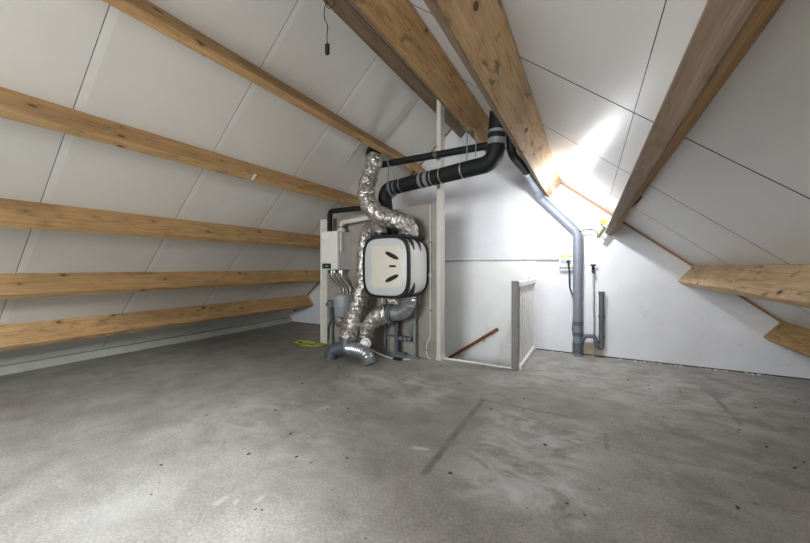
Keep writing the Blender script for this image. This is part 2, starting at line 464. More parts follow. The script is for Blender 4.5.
# ------------------------------------------------------------------ roof slopes: panels with open joints
SEAM = [YB, -2.04, -1.06, -0.08, 0.905, 1.885, 2.865, 3.845, 4.825, G+0.02]
PT = 0.05
def slope_box(f, s0, s1, y0, y1, o0, o1):
    return hull8(nb(), [f(s0, y0, o0), f(s1, y0, o0), f(s1, y1, o0), f(s0, y1, o0)],
                 [f(s0, y0, o1), f(s1, y0, o1), f(s1, y1, o1), f(s0, y1, o1)])
cl = struct('ceiling_left', slope_box(pl, 0, SL+0.15, YB-0.2, G+0.2, -PT, -PT-0.08), 'dark_gap', 'left roof slope lined with large white panels')
gap = 0.0035
def edge_dark(o, nrm):          # the panels' cut edges are dark board
    o.data.materials.append(MATS['panel_edge'])
    for f_ in o.data.polygons:
        if f_.normal.dot(nrm) < 0.9: f_.material_index = 1
for i in range(len(SEAM)-1):
    y0 = SEAM[i]+(gap*0.6 if i else 0); y1 = SEAM[i+1]-gap*0.6
    b = slope_box(pl, 0.0, SL+0.02, y0, y1, 0, -PT)
    edge_dark(link('panel', b, 'panel_matt', cl), NL)
    if 0 < i < 7:       # pale jointing tape beside the seam
        for s0, s1 in ((0.24, 0.90), (1.02, 1.80), (1.92, 2.68), (2.80, 3.54), (3.66, 4.30)):
            b = slope_box(pl, s0, s1, y0+0.004, y0+0.05, 0.0008, 0)
            link('joint_tape', b, 'tape_pale', cl)
cr = nb()
s0, s1, y0, y1 = WIN
for a0, a1, b0, b1 in ((0, s0, YB-0.2, G+0.2), (s1, SR+0.15, YB-0.2, G+0.2), (s0, s1, YB-0.2, y0), (s0, s1, y1, G+0.2)):
    t = slope_box(pr, a0, a1, b0, b1, -PT, -PT-0.08)
    me = bpy.data.meshes.new('tmp'); t.to_mesh(me); t.free(); cr.from_mesh(me); bpy.data.meshes.remove(me)
cr = struct('ceiling_right', cr, 'dark_gap', 'right roof slope lined with glossy white panels')
SJ = 2.515                                # long joint that runs along the slope above the big purlin
for i in range(len(SEAM)-1):
    ya, yb_ = SEAM[i]+(gap*1.5 if i else 0), SEAM[i+1]-gap*1.5
    for sa, sb in ((0.0, SJ-0.0015), (SJ+0.0015, SR+0.02)):
        # leave the roof window open
        pieces = [(sa, sb, ya, yb_)]
        if ya < y1 and yb_ > y0 and sa < s1 and sb > s0:
            pieces = []
            lo, hi = max(ya, y0), min(yb_, y1)
            if ya < lo-0.02: pieces.append((sa, sb, ya, lo))
            if yb_ > hi+0.02: pieces.append((sa, sb, hi, yb_))
            if sa < s0: pieces.append((sa, s0, lo, hi))
            if sb > s1: pieces.append((s1, sb, lo, hi))
        for q in pieces:
            edge_dark(link('panel', slope_box(pr, q[0], q[1], q[2], q[3], 0, -PT), 'panel_gloss', cr), NR)
w2 = struct('window_2', slope_box(pr, s0, s1, y0, y1, -0.10, -0.105), 'pane_glass', 'roof window in the right slope behind the viewer')
f = nb()
for q in ((s0, s0+.04, y0, y1), (s1-.04, s1, y0, y1), (s0+.04, s1-.04, y0, y0+.04), (s0+.04, s1-.04, y1-.04, y1)):
    t = slope_box(pr, q[0], q[1], q[2], q[3], -0.04, -0.13)
    me = bpy.data.meshes.new('tmp'); t.to_mesh(me); t.free(); f.from_mesh(me); bpy.data.meshes.remove(me)
link('window_frame', f, 'white_paint', w2)

# battens along roof and far gable, low board at the left eave
tn = 1
for fn, sa, sb, o in ((pl, 0.02, 4.85, 0), (pr, 0.10, 4.85, 0)):
    b = slope_box(fn, sa, sb, G-0.03, G, 0.0, 0.022)
    struct('trim_%d' % tn, b, 'batten_wood', 'thin wooden batten between %s roof slope and far gable' % ('left' if fn is pl else 'right'), None); tn += 1
b = nb(); box(b, XE0+0.02, XE0+0.205, YB, G, 0, 0.09)
struct('baseboard_left', b, 'eave_board', 'low pale grey board closing the left eave along the floor', None)

# ------------------------------------------------------------------ purlins
W = 0.07
def purlin(fn, s, d, y0, y1, mat, label, w=W, inner=None):
    """s: upper edge distance from ridge along the slope"""
    b = nb(); n = 10
    prof = [(s, 0.0), (s, d), (s+w, d), (s+w, 0.0)]
    rows = []
    rnd = random.Random(int(s*1000))
    for i in range(n+1):
        y = y0+(y1-y0)*i/n
        row = []
        for (a, o) in prof:
            j = rnd.uniform(-0.0022, 0.0022)
            row.append(b.verts.new(fn(a+j, y, o+(j if o else 0))))
        rows.append(row)
    for i in range(n):
        for k in range(4):
            b.faces.new((rows[i][k], rows[i+1][k], rows[i+1][(k+1) % 4], rows[i][(k+1) % 4]))
    b.faces.new(rows[0]); b.faces.new(rows[-1][::-1])
    bmesh.ops.recalc_face_normals(b, faces=b.faces)
    es = [e for e in b.edges if abs((e.verts[0].co-e.verts[1].co).y) > 0.3]
    bmesh.ops.bevel(b, geom=es, offset=0.005, segments=1, affect='EDGES')
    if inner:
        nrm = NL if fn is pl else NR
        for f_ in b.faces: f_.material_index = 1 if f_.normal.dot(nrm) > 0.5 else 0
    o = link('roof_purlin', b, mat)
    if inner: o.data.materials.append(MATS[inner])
    return tag(o, label, 'beam', 'timber roof purlins')
YE = G-0.004
purlin(pl, 0.075, 0.24, YB, YE, 'pine_grey', 'dark weathered purlin right under the ridge, half hidden behind the tan one', w=0.12)
purlin(pl, 0.927, 0.245, YB, YE, 'pine', 'highest pine purlin crossing the white panels of the left slope')
b2 = purlin(pl, 1.826, 0.235, YB, YE, 'pine', 'second highest pine purlin on the white left slope, with a white metal tab')
purlin(pl, 2.711, 0.245, YB, YE, 'pine', 'knotty pine purlin at head height on the left slope, ending behind the boiler')
purlin(pl, 3.561, 0.235, YB, YE, 'pine', 'pine purlin on the left slope, second one up from the floor')
purlin(pl, 4.327, 0.25, YB, YE, 'pine', 'lowest pine purlin on the left slope, just above the floor')
purlin(pr, 0.933, 0.26, YB, 4.36, 'pine', 'tan pine purlin beside the ridge, above the black insulated duct', inner='pine_grey')
purlin(pr, 1.787, 0.25, YB, YE, 'pine_pale', 'wide scuffed pine purlin coming down to the bright end of the far wall', inner='pine_grey')
r2 = purlin(pr, 2.685, 0.23, YB, YE, 'pine', 'greyish faced purlin crossing the right slope from the top edge to the work lamp', inner='pine_grey')
purlin(pr, 3.63, 0.235, YB, YE, 'pine_pale', 'pinkish pine purlin on the right slope, second one up from the floor')
purlin(pr, 4.55, 0.23, YB, YE, 'pine', 'lowest tan purlin in the right corner of the room')
# small metal pieces on the purlins
p = pl(1.86, 2.2, 0.2355)
b = slope_box(pl, 1.80, 1.87, 2.20, 2.225, 0.238, 0.241)
link('metal_tab', b, 'white_paint', b2)
b = nb()
t = slope_box(pr, 2.755, 2.766, 3.12, 3.28, 0.03, 0.10); me = bpy.data.meshes.new('t'); t.to_mesh(me); t.free(); b.from_mesh(me)
link('bracket', b, 'dark_olive', r2)
b = slope_box(pr, 2.755, 2.772, 3.36, 3.43, 0.06, 0.115); link('cable_clip', b, 'paper', r2)

# ------------------------------------------------------------------ service wall and white post
UY = 3.80
b = nb(); A = [Vector((-3.55, UY, 0)), Vector((-1.657, UY, 0)), Vector((-1.657, UY, 1.945)), Vector((-3.55, UY, 1.86))]
hull8(b, A, [p+Vector((0, 0.085, 0)) for p in A])
sw = struct('wall_service', b, 'partition', 'low grey partition wall that carries boiler and ventilation unit')
b = nb(); A = [Vector((-3.55, UY-0.004, 0)), Vector((-3.44, UY-0.004, 0)), Vector((-3.44, UY-0.004, 1.862)), Vector((-3.55, UY-0.004, 1.858))]
hull8(b, A, [p+Vector((0, 0.004, 0)) for p in A]); link('painted_strip', b, 'conduit_cream', sw)
b = bx(-3.565, -3.55, UY-0.01, UY+0.095, 0, 1.88, 0.002); link('end_board', b, 'white_paint', sw)
x = -2.75
for x in (-2.35,):
    b = bx(x, x+0.008, UY-0.0015, UY, 0, 1.90); link('panel_joint', b, 'dark_gap', sw)
px0, px1, py0, py1 = -1.655, -1.602, 3.79, 3.925
pt = thing('post', (-1.628, 3.855, 0), 'slender white post from floor to ridge beside the stair opening', 'post')
zt = min(aL+bL*-1.70, aR+bR*-1.70)-0.02
link('shaft', bx(px0, px1, py0, py1, 0, 3.22, 0.003), 'post_paint', pt)
link('base_block', bx(px0-0.006, px1+0.006, py0-0.006, py1, 0, 0.05, 0.002), 'post_paint', pt)

# ------------------------------------------------------------------ stairs, handrail, balustrade
st = struct('wall_stairwell', bx(WX1, WX1+0.1, WY0-0.1, G+0.1, -2.75, -FT), 'white_board', 'white walls of the stair shaft below the floor')
b = nb(); box(b, WX0-0.1, WX1, WY0-0.1, WY0, -2.75, -FT); box(b, WX0-0.1, WX0, WY0, G, -2.75, -FT); box(b, WX0-0.1, WX1+0.1, WY0-0.1, G+0.18, -2.85, -2.75)
link('shaft_wall', b, 'white_board', st)
b = bx(WX0, WX1, WY0-0.0, WY0+0.012, -FT, -0.002, 0.001); link('well_lining', b, 'white_paint', st)
b = bx(-1.60, -0.766, WY0-0.03, WY0+0.02, 0.0, 0.012, 0.003); link('nosing', b, 'white_paint', st)
sc = thing('staircase', (-1.7, 4.43, -2.75), 'white wooden stairs in the opening in the floor, below the handrail', 'stairs')
x = -0.76; z = -0.36; k = 0
while z > -2.7 and x > WX0+0.2:
    link('tread', bx(x-0.285, x, WY0+0.02, G-0.035, z-0.035, z, 0.004), 'white_paint', sc)
    link('riser', bx(x-0.285, x-0.267, WY0+0.02, G-0.035, z-0.20, z-0.035), 'white_paint', sc)
    x -= 0.275; z -= 0.19
hr = thing('handrail', (-1.6, G-0.08, -0.6), 'dark red wooden handrail sloping down into the stair opening', 'handrail')
ha, hb_ = Vector((-1.167, G-0.06, 0.25)), Vector((-2.5, G-0.06, -0.67))
dv = (hb_-ha).normalized(); nv = Vector((-dv.z, 0, dv.x))
q = lambda P: [P+nv*0.022+Vector((0, .018, 0)), P+nv*0.022-Vector((0, .018, 0)), P-nv*0.022-Vector((0, .018, 0)), P-nv*0.022+Vector((0, .018, 0))]
b = hull8(nb(), q(ha), q(hb_)); bmesh.ops.bevel(b, geom=list(b.edges), offset=0.007, segments=2, affect='EDGES')
link('rail', b, 'rail_wood', hr)
for t in (0.16, 0.9):
    P = ha.lerp(hb_, t)
    b = tb(fillet([P-nv*0.018, P-nv*0.05, (P.x, G-0.012, P.z-0.055)], 0.02), 0.006, 8)
    ring(b, (P.x, G-0.015, P.z-0.055), (0, 1, 0), 0.022, 0.006); link('bracket', b, 'steel', hr, True)

ba = thing('balustrade', (-0.70, 4.4, 0), 'white slatted balustrade with end post coloured dark for shade beside the stair opening', 'balustrade')
link('newel', bx(-0.765, -0.695, 3.83, 3.885, 0, 0.995, 0.003), 'newel_shaded', ba)
link('top_rail', bx(-0.74, -0.66, 3.886, G-0.002, 0.93, 0.985, 0.004), 'white_paint', ba)
link('bottom_rail', bx(-0.735, -0.665, 3.886, G-0.002, 0.004, 0.05, 0.003), 'white_paint', ba)
y = 3.93
for k in range(7):
    link('slat', bx(-0.709, -0.688, y, y+0.105, 0.05, 0.93, 0.002), 'white_paint', ba); y += 0.147
b = tb([(-0.70, 4.62, 0.985), (-0.70, 4.62, 1.03)], 0.006, 8); link('screw', b, 'steel', ba)

# ------------------------------------------------------------------ ventilation unit
UX, UZ = -2.05, 1.152
YF, YK = 3.23, 3.77
def sup(a, h, n, cx, cz, y, k, seg=64):
    out = []
    for i in range(seg):
        t = 2*PI*i/seg; c_, s_ = math.cos(t), math.sin(t)
        out.append(Vector((cx+a*math.copysign(abs(c_)**(2/n), c_), y, cz+h*math.copysign(abs(s_)**(2/n), s_))))
    return out
def loft(rings, cap0=True, cap1=True):
    b = nb(); R = [[b.verts.new(p) for p in r] for r in rings]; n = len(R[0])
    for i in range(len(R)-1):
        for k in range(n): b.faces.new((R[i][k], R[i+1][k], R[i+1][(k+1) % n], R[i][(k+1) % n]))
    if cap0: b.faces.new(R[0])
    if cap1: b.faces.new(R[-1][::-1])
    bmesh.ops.recalc_face_normals(b, faces=b.faces); return b
vu = thing('ventilation_unit', (UX, 3.5, UZ-0.34), 'barrel shaped white ventilation unit with black rim hung on the grey partition', 'ventilation unit')
A_, H_ = 0.300, 0.342
prof = [(YF+0.02, 0.99), (YF+0.10, 1.02), (YF+0.22, 1.03), (YF+0.34, 1.02), (YF+0.46, 0.985), (YK-0.02, 0.94)]
link('body', loft([sup(A_*k, H_*k, 4.2, UX, UZ, y, 0) for y, k in prof]), 'unit_white', vu, True)
def rim(y0, y1, ko, ki, mat, name):
    rings = [sup(A_*ko*0.985, H_*ko*0.985, 4.0, UX, UZ, y0, 0), sup(A_*ko, H_*ko, 4.0, UX, UZ, (y0+y1)/2, 0), sup(A_*ko*0.99, H_*ko*0.99, 4.0, UX, UZ, y1, 0)]
    inn = [sup(A_*ki, H_*ki*1.005, 4.0, UX, UZ, y1, 0), sup(A_*ki, H_*ki*1.005, 4.0, UX, UZ, y0, 0)]
    R = rings+inn+[rings[0]]
    return link(name, loft(R, False, False), mat, vu, True)
rim(YF-0.008, YF+0.035, 1.06, 0.955, 'black_plastic', 'front_rim')
rim(YK-0.03, YK+0.005, 0.985, 0.85, 'black_plastic', 'rear_rim')
fp = link('front_panel', loft([sup(A_*0.96, H_*0.965, 4.0, UX, UZ, YF+0.03, 0), sup(A_*0.955, H_*0.96, 4.0, UX, UZ, YF+0.002, 0), sup(A_*0.92, H_*0.93, 4.0, UX, UZ, YF-0.006, 0)]), 'unit_grey', vu, True)
hx = UX+0.022
hatch = link('hatch', loft([sup(0.205, 0.243, 9, hx, UZ, YF+0.0, 0), sup(0.205, 0.243, 9, hx, UZ, YF-0.012, 0), sup(0.198, 0.236, 9, hx, UZ, YF-0.015, 0)]), 'unit_beige', vu, True)
for sgn in (1, -1):
    c0 = Vector((hx+0.078, YF-0.0195, UZ+sgn*0.128))
    L = 0.090; tilt = -sgn*0.42
    dx, dz = math.cos(tilt), math.sin(tilt)
    b = nb()
    pts = [(-L, -0.014), (-L*0.4, -0.024), (L*0.5, -0.024), (L, -0.012), (L, 0.012), (L*0.4, 0.024), (-L*0.5, 0.024), (-L, 0.014)]
    A = [c0+Vector((px*dx-pz*dz, 0, px*dz+pz*dx)) for px, pz in pts]
    hull8(b, A, [p+Vector((0, 0.005, 0)) for p in A]); link('grip', b, 'black_plastic', hatch)
b = bx(hx+0.040, hx+0.128, YF-0.0165, YF-0.015, UZ-0.004, UZ+0.020); link('type_plate', b, 'black_plastic', hatch)
for i in range(5):
    for j in range(2):
        xx = hx+0.05+i*0.0145; zz = UZ-0.018-j*0.014
        b = bx(xx, xx+0.010, YF-0.0158, YF-0.015, zz-0.008, zz); link('indicator', b, 'unit_grey', hatch)
b = bx(hx-0.168, hx-0.163, YF-0.0158, YF-0.015, UZ-0.07, UZ+0.06); link('seam_mark', b, 'unit_grey', hatch)
# black pointed corner straps on the sides
for sgn in (1, -1):
    for yc, zs, w_, ln in ((YF+0.13, 1, 0.05, 0.16), (YF+0.30, 1, 0.045, 0.16), (YF+0.14, -1, 0.085, 0.17)):
        def side(y, t):       # point on body outline, t from corner (0) towards the middle
            ang0 = math.radians(58 - 0*t); 
            z = zs*(H_*1.03 - t)
            kx = (1-min(1, abs(z)/(H_*1.045))**5.0)**(1/5.0)
            return Vector((UX+sgn*A_*1.045*max(kx, 0.62), y, UZ+z))
        b = nb()
        n = 6; L_, R_, L2, R2 = [], [], [], []
        for i in range(n+1):
            t = ln*i/n; hw = w_*(1-i/n)+0.004
            inn = Vector((-sgn*0.02, 0, 0))
            L_.append(b.verts.new(side(yc-hw, t))); R_.append(b.verts.new(side(yc+hw*0.5, t)))
            L2.append(b.verts.new(side(yc-hw, t)+inn)); R2.append(b.verts.new(side(yc+hw*0.5, t)+inn))
        for i in range(n):
            for q_ in ((L_, R_), (R_, R2), (R2, L2), (L2, L_)):
                b.faces.new((q_[0][i], q_[1][i], q_[1][i+1], q_[0][i+1]))
        b.faces.new((L_[0], L2[0], R2[0], R_[0])); b.faces.new((L_[-1], R_[-1], R2[-1], L2[-1]))
        link('corner_strap', b, 'black_plastic', vu)
ZT = UZ+H_*1.04; ZB = UZ-H_*1.04
link('top_plate', bx(UX-0.23, UX+0.25, YF+0.03, YK-0.03, ZT-0.02, ZT+0.018, 0.008), 'black_plastic', vu)
for sx, sy in ((-1.88, 3.46), (-2.24, 3.42), (-2.255, 3.66)):
    b = tb([(sx, sy, ZT), (sx, sy, ZT+0.06)], 0.085, 20); link('spigot', b, 'black_plastic', vu, True)
b = tb([(-1.87, 3.46, ZB+0.02), (-1.87, 3.46, ZB-0.05)], 0.085, 20); link('spigot', b, 'black_plastic', vu, True)
b = tb([(-2.16, 3.34, ZB+0.03), (-2.16, 3.34, ZB-0.07)], 0.012, 10); link('drain_stub', b, 'steel', vu, True)

# ------------------------------------------------------------------ ducts
def crinkle(seed, amp=0.09):
    def fn(i, k, p):
        v = noise.noise(p*19+Vector((seed, 0, 0)))*amp + noise.noise(p*45+Vector((0, seed, 0)))*amp*0.6
        return 1+v+(0.03 if i % 2 else -0.02)
    return fn
def ribs(amp=0.045):
    return lambda i, k, p: 1+(amp if i % 2 else 0)
d1 = thing('foil_duct', (-1.88, 3.46, ZT), 'crinkled silver foil duct rising from the unit to the left roof slope', 'duct', 'silver foil ducts')
pts = [(-2.456, 3.62, 2.59), (-2.45, 3.56, 2.44), (-2.465, 3.48, 2.25), (-2.445, 3.40, 2.08), (-2.37, 3.345, 1.93), (-2.23, 3.34, 1.80), (-2.05, 3.38, 1.715), (-1.93, 3.42, 1.68), (-1.865, 3.46, 1.60), (-1.87, 3.46, 1.52)]
link('foil_hose', tb(pts, 0.104, 32, 10, 0.013, fn=crinkle(1.0, 0.15)), 'foil', d1, True)
q0 = pl(1.105, 3.62, 0.165); q1 = pl(1.085, 3.76, 0.002)
link('roof_collar', tb([q0, q0.lerp(q1, 0.4), q1], 0.100, 20, 3), 'foam_black', d1, True)
d2 = thing('foil_duct', (-2.63, 3.3, 0.2), 'silver foil duct curling round the left of the unit down to the floor fitting', 'duct', 'silver foil ducts')
pts = [(-2.24, 3.42, 1.52), (-2.26, 3.44, 1.60), (-2.36, 3.48, 1.655), (-2.50, 3.53, 1.60), (-2.58, 3.56, 1.45), (-2.60, 3.56, 1.20), (-2.58, 3.52, 0.95), (-2.58, 3.44, 0.70), (-2.62, 3.36, 0.45), (-2.655, 3.31, 0.26)]
link('foil_hose', tb(pts, lambda t: 0.085+0.035*min(1, max(0, (t-0.5)*3)), 28, 10, 0.014, fn=crinkle(5.0, 0.13)), 'foil', d2, True)
d3 = thing('foil_duct', (-2.45, 3.4, 0.25), 'short foil wrapped duct bending down beneath the unit beside the drain pipe', 'duct', 'silver foil ducts')
pts = [(-2.12, 3.41, 0.595), (-2.22, 3.40, 0.565), (-2.33, 3.40, 0.50), (-2.42, 3.40, 0.39), (-2.44, 3.40, 0.27)]
link('foil_hose', tb(pts, lambda t: 0.118-0.042*t, 26, 10, 0.014, fn=crinkle(9.0, 0.16)), 'foil', d3, True)
pts = [(-1.87, 3.46, 0.80), (-1.87, 3.455, 0.74), (-1.90, 3.44, 0.66), (-1.97, 3.425, 0.61), (-2.06, 3.415, 0.60)]
link('ribbed_elbow', tb(pts, 0.088, 24, 10, 0.014, fn=ribs(0.09)), 'galvanised', d3, True)
link('clamp', tb([(-2.06, 3.415, 0.60), (-2.12, 3.41, 0.597)], 0.107, 24), 'pvc_dark', d3, True)
link('end_collar', tb([(-2.44, 3.40, 0.285), (-2.445, 3.40, 0.20)], 0.078, 20), 'pvc_dark', d3, True)

fy = thing('floor_duct_fitting', (-2.58, 3.24, 0), 'ribbed galvanised duct fitting arching on the floor under the foil duct', 'duct fitting')
link('left_elbow', tb([(-2.58, 3.27, 0.145), (-2.70, 3.25, 0.14), (-2.81, 3.23, 0.10), (-2.86, 3.22, 0.005)], 0.078, 22, 9, 0.012, fn=ribs(0.08)), 'pvc_dark', fy, True)
link('right_elbow', tb([(-2.62, 3.27, 0.145), (-2.47, 3.25, 0.148), (-2.33, 3.24, 0.115), (-2.275, 3.235, 0.005)], 0.080, 22, 9, 0.014, fn=ribs(0.10)), 'galvanised', fy, True)
link('saddle', tb([(-2.72, 3.265, 0.15), (-2.50, 3.265, 0.152)], 0.083, 22), 'galvanised', fy, True)
link('collar', tb([(-2.655, 3.31, 0.30), (-2.65, 3.285, 0.15)], 0.107, 22), 'pvc_dark', fy, True)
va = thing('air_valve', (-2.42, 3.3, 0.0), 'round white air valve under the short foil duct by the floor', 'valve')
ax = Vector((0.45, -0.88, 0.15)).normalized(); c0 = Vector((-2.375, 3.30, 0.225))
b = nb(); tube(b, [c0-ax*0.02, c0, c0+ax*0.012], lambda t: 0.068 if t < 0.7 else 0.058, 28); link('ring', b, 'unit_white', va, True)
b = nb(); tube(b, [c0+ax*0.012, c0+ax*0.02], 0.046, 24); link('gap', b, 'vessel_grey', va, True)
b = nb(); tube(b, [c0+ax*0.018, c0+ax*0.03, c0+ax*0.036], lambda t: 0.036 if t < 0.7 else 0.026, 24); link('disc', b, 'unit_white', va, True)
link('foot', tb([(-2.445, 3.40, 0.20), (-2.445, 3.40, 0.0)], 0.055, 18), 'pvc_dark', va, True)

# big insulated duct
bd = thing('insulated_duct', (-2.22, 3.63, ZT), 'thick black insulated duct running from the unit across to the ridge', 'duct', 'black insulated pipes')
P = fillet([(-2.26, 3.665, 1.53), (-2.345, 3.66, 2.155), (-0.85, 3.44, 2.225), (-0.80, 3.43, 2.95)], 0.15, 10)
link('insulation', tube(nb(), P, 0.088, 24), 'foam_black', bd, True)
a, e = Vector((-2.345, 3.66, 2.155)), Vector((-0.85, 3.44, 2.225)); ax = (e-a).normalized()
for t, h, m in ((0.095, 0.05, 'pvc_dark'), (0.14, 0.03, 'pvc_dark'), (0.40, 0.04, 'grey_tape'), (0.455, 0.05, 'grey_tape'), (0.20, 0.008, 'steel'), (0.58, 0.012, 'steel'), (0.76, 0.014, 'steel'), (0.50, 0.012, 'steel')):
    b = nb(); ring(b, a.lerp(e, t), ax, 0.0915, h, 24); link('band', b, m, bd, True)
for z_, h, m in ((2.43, 0.06, 'grey_tape'), (2.53, 0.03, 'grey_tape')):
    b = nb(); ring(b, (-0.832, 3.436, z_), (0.05, -0.01, 0.72), 0.0915, h, 24); link('band', b, m, bd, True)
tp = thing('insulated_pipe', (-1.75, 3.72, 2.46), 'thinner black insulated pipe running level above the thick duct', 'pipe', 'black insulated pipes')
link('insulation', tube(nb(), [(-2.44, 3.73, 2.515), (-0.93, 3.70, 2.505)], 0.043, 18), 'foam_black', tp, True)
b = nb(); ring(b, (-1.63, 3.715, 2.51), (1, 0, 0), 0.047, 0.05, 18); link('clamp', b, 'dark_olive', tp, True)
# hanging ties
k = 0
for pts, lab in (([(-2.325, 3.66, 2.63), (-2.26, 3.63, 2.48), (-2.225, 3.57, 2.26), (-2.20, 3.535, 2.16), (-2.20, 3.60, 2.055), (-2.20, 3.72, 2.08), (-2.20, 3.745, 2.20), (-2.215, 3.68, 2.34), (-2.29, 3.64, 2.55), (-2.325, 3.66, 2.62)], 'thin looped hanger wire at the left end of the thick black duct'),
                 ([(-1.17, 3.48, 2.10), (-1.15, 3.44, 2.34), (-1.16, 3.47, 2.60), (-1.20, 3.48, 2.66)], 'left one of two hanger wires from tan purlin to black duct'),
                 ([(-1.06, 3.46, 2.32), (-1.06, 3.47, 2.56), (-1.08, 3.47, 2.62), (-1.16, 3.48, 2.68)], 'right one of two hanger wires from tan purlin to black duct')):
    o = link('hanger_wire', tb(pts, 0.006, 8, 8), 'frame_steel', None, True); tag(o, lab, 'wire', 'hanger wires')

# grey soil pipe along the far wall and below the purlin
sp = thing('vent_pipe', (-0.138, 4.89, 0), 'grey plastic vent pipe dropping down the far wall from the ridge', 'pipe')
PY = 4.885
P = fillet([(-0.138, PY, 0.0), (-0.138, PY, 1.60), (-0.60, PY, 2.105), (-0.60, 4.70, 2.155)], 0.07, 8)
link('pipe', tube(nb(), P, 0.055, 22), 'pvc_grey', sp, True)
P = fillet([(-0.60, 4.72, 2.15), (-0.655, 3.70, 2.32), (-0.70, 3.62, 2.72)], 0.08, 8)
link('upper_pipe', tube(nb(), [Vector((-0.60, 4.72, 2.15)), Vector((-0.635, 4.07, 2.255))], 0.047, 20), 'pvc_grey', sp, True)
P = fillet([(-0.635, 4.07, 2.255), (-0.715, 3.58, 2.335), (-0.725, 3.55, 2.70)], 0.10, 8)
link('black_section', tube(nb(), P, 0.045, 18), 'foam_black', sp, True)
b = nb(); ring(b, (-0.635, 4.07, 2.255), (0.035, 0.65, -0.105), 0.052, 0.04, 20); link('coupling', b, 'steel', sp, True)
for z_, h in ((1.50, 0.012), (1.33, 0.014), (1.225, 0.012), (1.0, 0.012), (0.42, 0.05), (0.28, 0.05), (0.10, 0.14)):
    b = nb(); ring(b, (-0.138, PY, z_), (0, 0, 1), 0.060, h, 22); link('socket', b, 'pvc_grey' if z_ > 0.45 else 'pvc_dark', sp, True)
tr = thing('drain_trap', (0.12, 4.9, 0.1), 'dark grey upright drain pipe with bent trap beside the vent pipe', 'pipe')
link('standpipe', tube(nb(), [(0.132, 4.895, 0.18), (0.132, 4.895, 0.84)], 0.030, 18), 'pvc_dark', tr, True)
P = fillet([(-0.10, 4.885, 0.16), (-0.06, 4.885, 0.265), (0.065, 4.885, 0.265), (0.075, 4.87, 0.14), (0.132, 4.885, 0.115), (0.132, 4.895, 0.24)], 0.045, 6)
link('trap', tube(nb(), P, 0.024, 14), 'pvc_dark', tr, True)
for z_ in (0.52, 0.27, 0.82):
    b = nb(); ring(b, (0.132, 4.895, z_), (0, 0, 1), 0.036, 0.035, 18); link('nut', b, 'pvc_dark', tr, True)
b = nb(); ring(b, (0.075, 4.877, 0.20), (0, 0, 1), 0.031, 0.03, 16); link('nut', b, 'pvc_dark', tr, True)
wt = thing('water_tap', (0.045, 4.92, 0), 'thin water pipe with a small black tap on the far wall', 'tap')
link('pipe', tb([(0.05, 4.93, 0.0), (0.05, 4.93, 0.55), (0.042, 4.93, 0.62), (0.045, 4.93, 0.75), (0.04, 4.93, 1.10)], 0.010, 10, 4), 'steel', wt, True)
link('valve_body', tb([(0.04, 4.93, 1.08), (0.04, 4.92, 1.16)], 0.018, 12), 'black_plastic', wt, True)
link('spout', tb([(0.04, 4.925, 1.10), (0.04, 4.88, 1.10), (0.04, 4.87, 1.07)], 0.012, 10, 4), 'black_plastic', wt, True)
link('handle', tb([(0.008, 4.90, 1.175), (0.072, 4.90, 1.175)], 0.012, 10), 'black_plastic', wt, True)
link('stem', tb([(0.04, 4.93, 1.15), (0.04, 4.90, 1.18)], 0.008, 8), 'black_plastic', wt, True)
for z_ in (0.82, 0.47):
    b = bx(0.028, 0.062, 4.935, G, z_, z_+0.02, 0.003); link('clip', b, 'white_paint', wt)

# ------------------------------------------------------------------ socket box, conduit on the far wall
so = thing('socket_box', (-0.26, 4.93, 1.1), 'grey white socket box with two yellow lids on the far wall', 'socket')
link('housing', bx(-0.355, -0.19, 4.885, G, 1.145, 1.285, 0.006), 'conduit_white', so)
link('lower_housing', bx(-0.35, -0.195, 4.905, G, 1.10, 1.145, 0.006), 'unit_grey', so)
for x0 in (-0.345, -0.262):
    link('lid', bx(x0, x0+0.055, 4.87, 4.95, 1.287, 1.31, 0.004), 'yellow_plastic', so)
link('socket_strip', bx(-0.335, -0.215, 4.880, 4.887, 1.20, 1.245, 0.002), 'vessel_grey', so)
link('plug', tb([(-0.245, 4.882, 1.222), (-0.245, 4.84, 1.222)], 0.022, 14), 'black_plastic', so, True)
for x_ in (-0.34, -0.27, -0.20):
    b = bx(x_-0.004, x_+0.004, 4.882, 4.886, 1.155, 1.165); link('screw', b, 'dark_gap', so)
o = link('power_cord', tb([(-0.245, 4.84, 1.222), (-0.24, 4.82, 1.18), (-0.235, 4.85, 1.10), (-0.235, 4.89, 0.98), (-0.225, 4.90, 0.86), (-0.19, 4.89, 0.76), (-0.185, 4.90, 0.55), (-0.20, 4.93, 0.30)], 0.008, 8, 8), 'black_plastic', None, True)
tag(o, 'black power cord hanging from the yellow lidded socket box', 'cable')
cw = thing('wall_conduit', (-1.3, 4.93, 1.25), 'thin white conduit running level along the far wall to the socket box', 'conduit')
link('tube', tube(nb(), [(-2.9, 4.93, 1.262), (-0.355, 4.93, 1.262)], 0.014, 12), 'conduit_white', cw, True)
for x_ in (-1.70, -1.20, -0.80, -0.45):
    link('saddle', bx(x_-0.012, x_+0.012, 4.915, G, 1.248, 1.277, 0.003), 'unit_grey', cw)

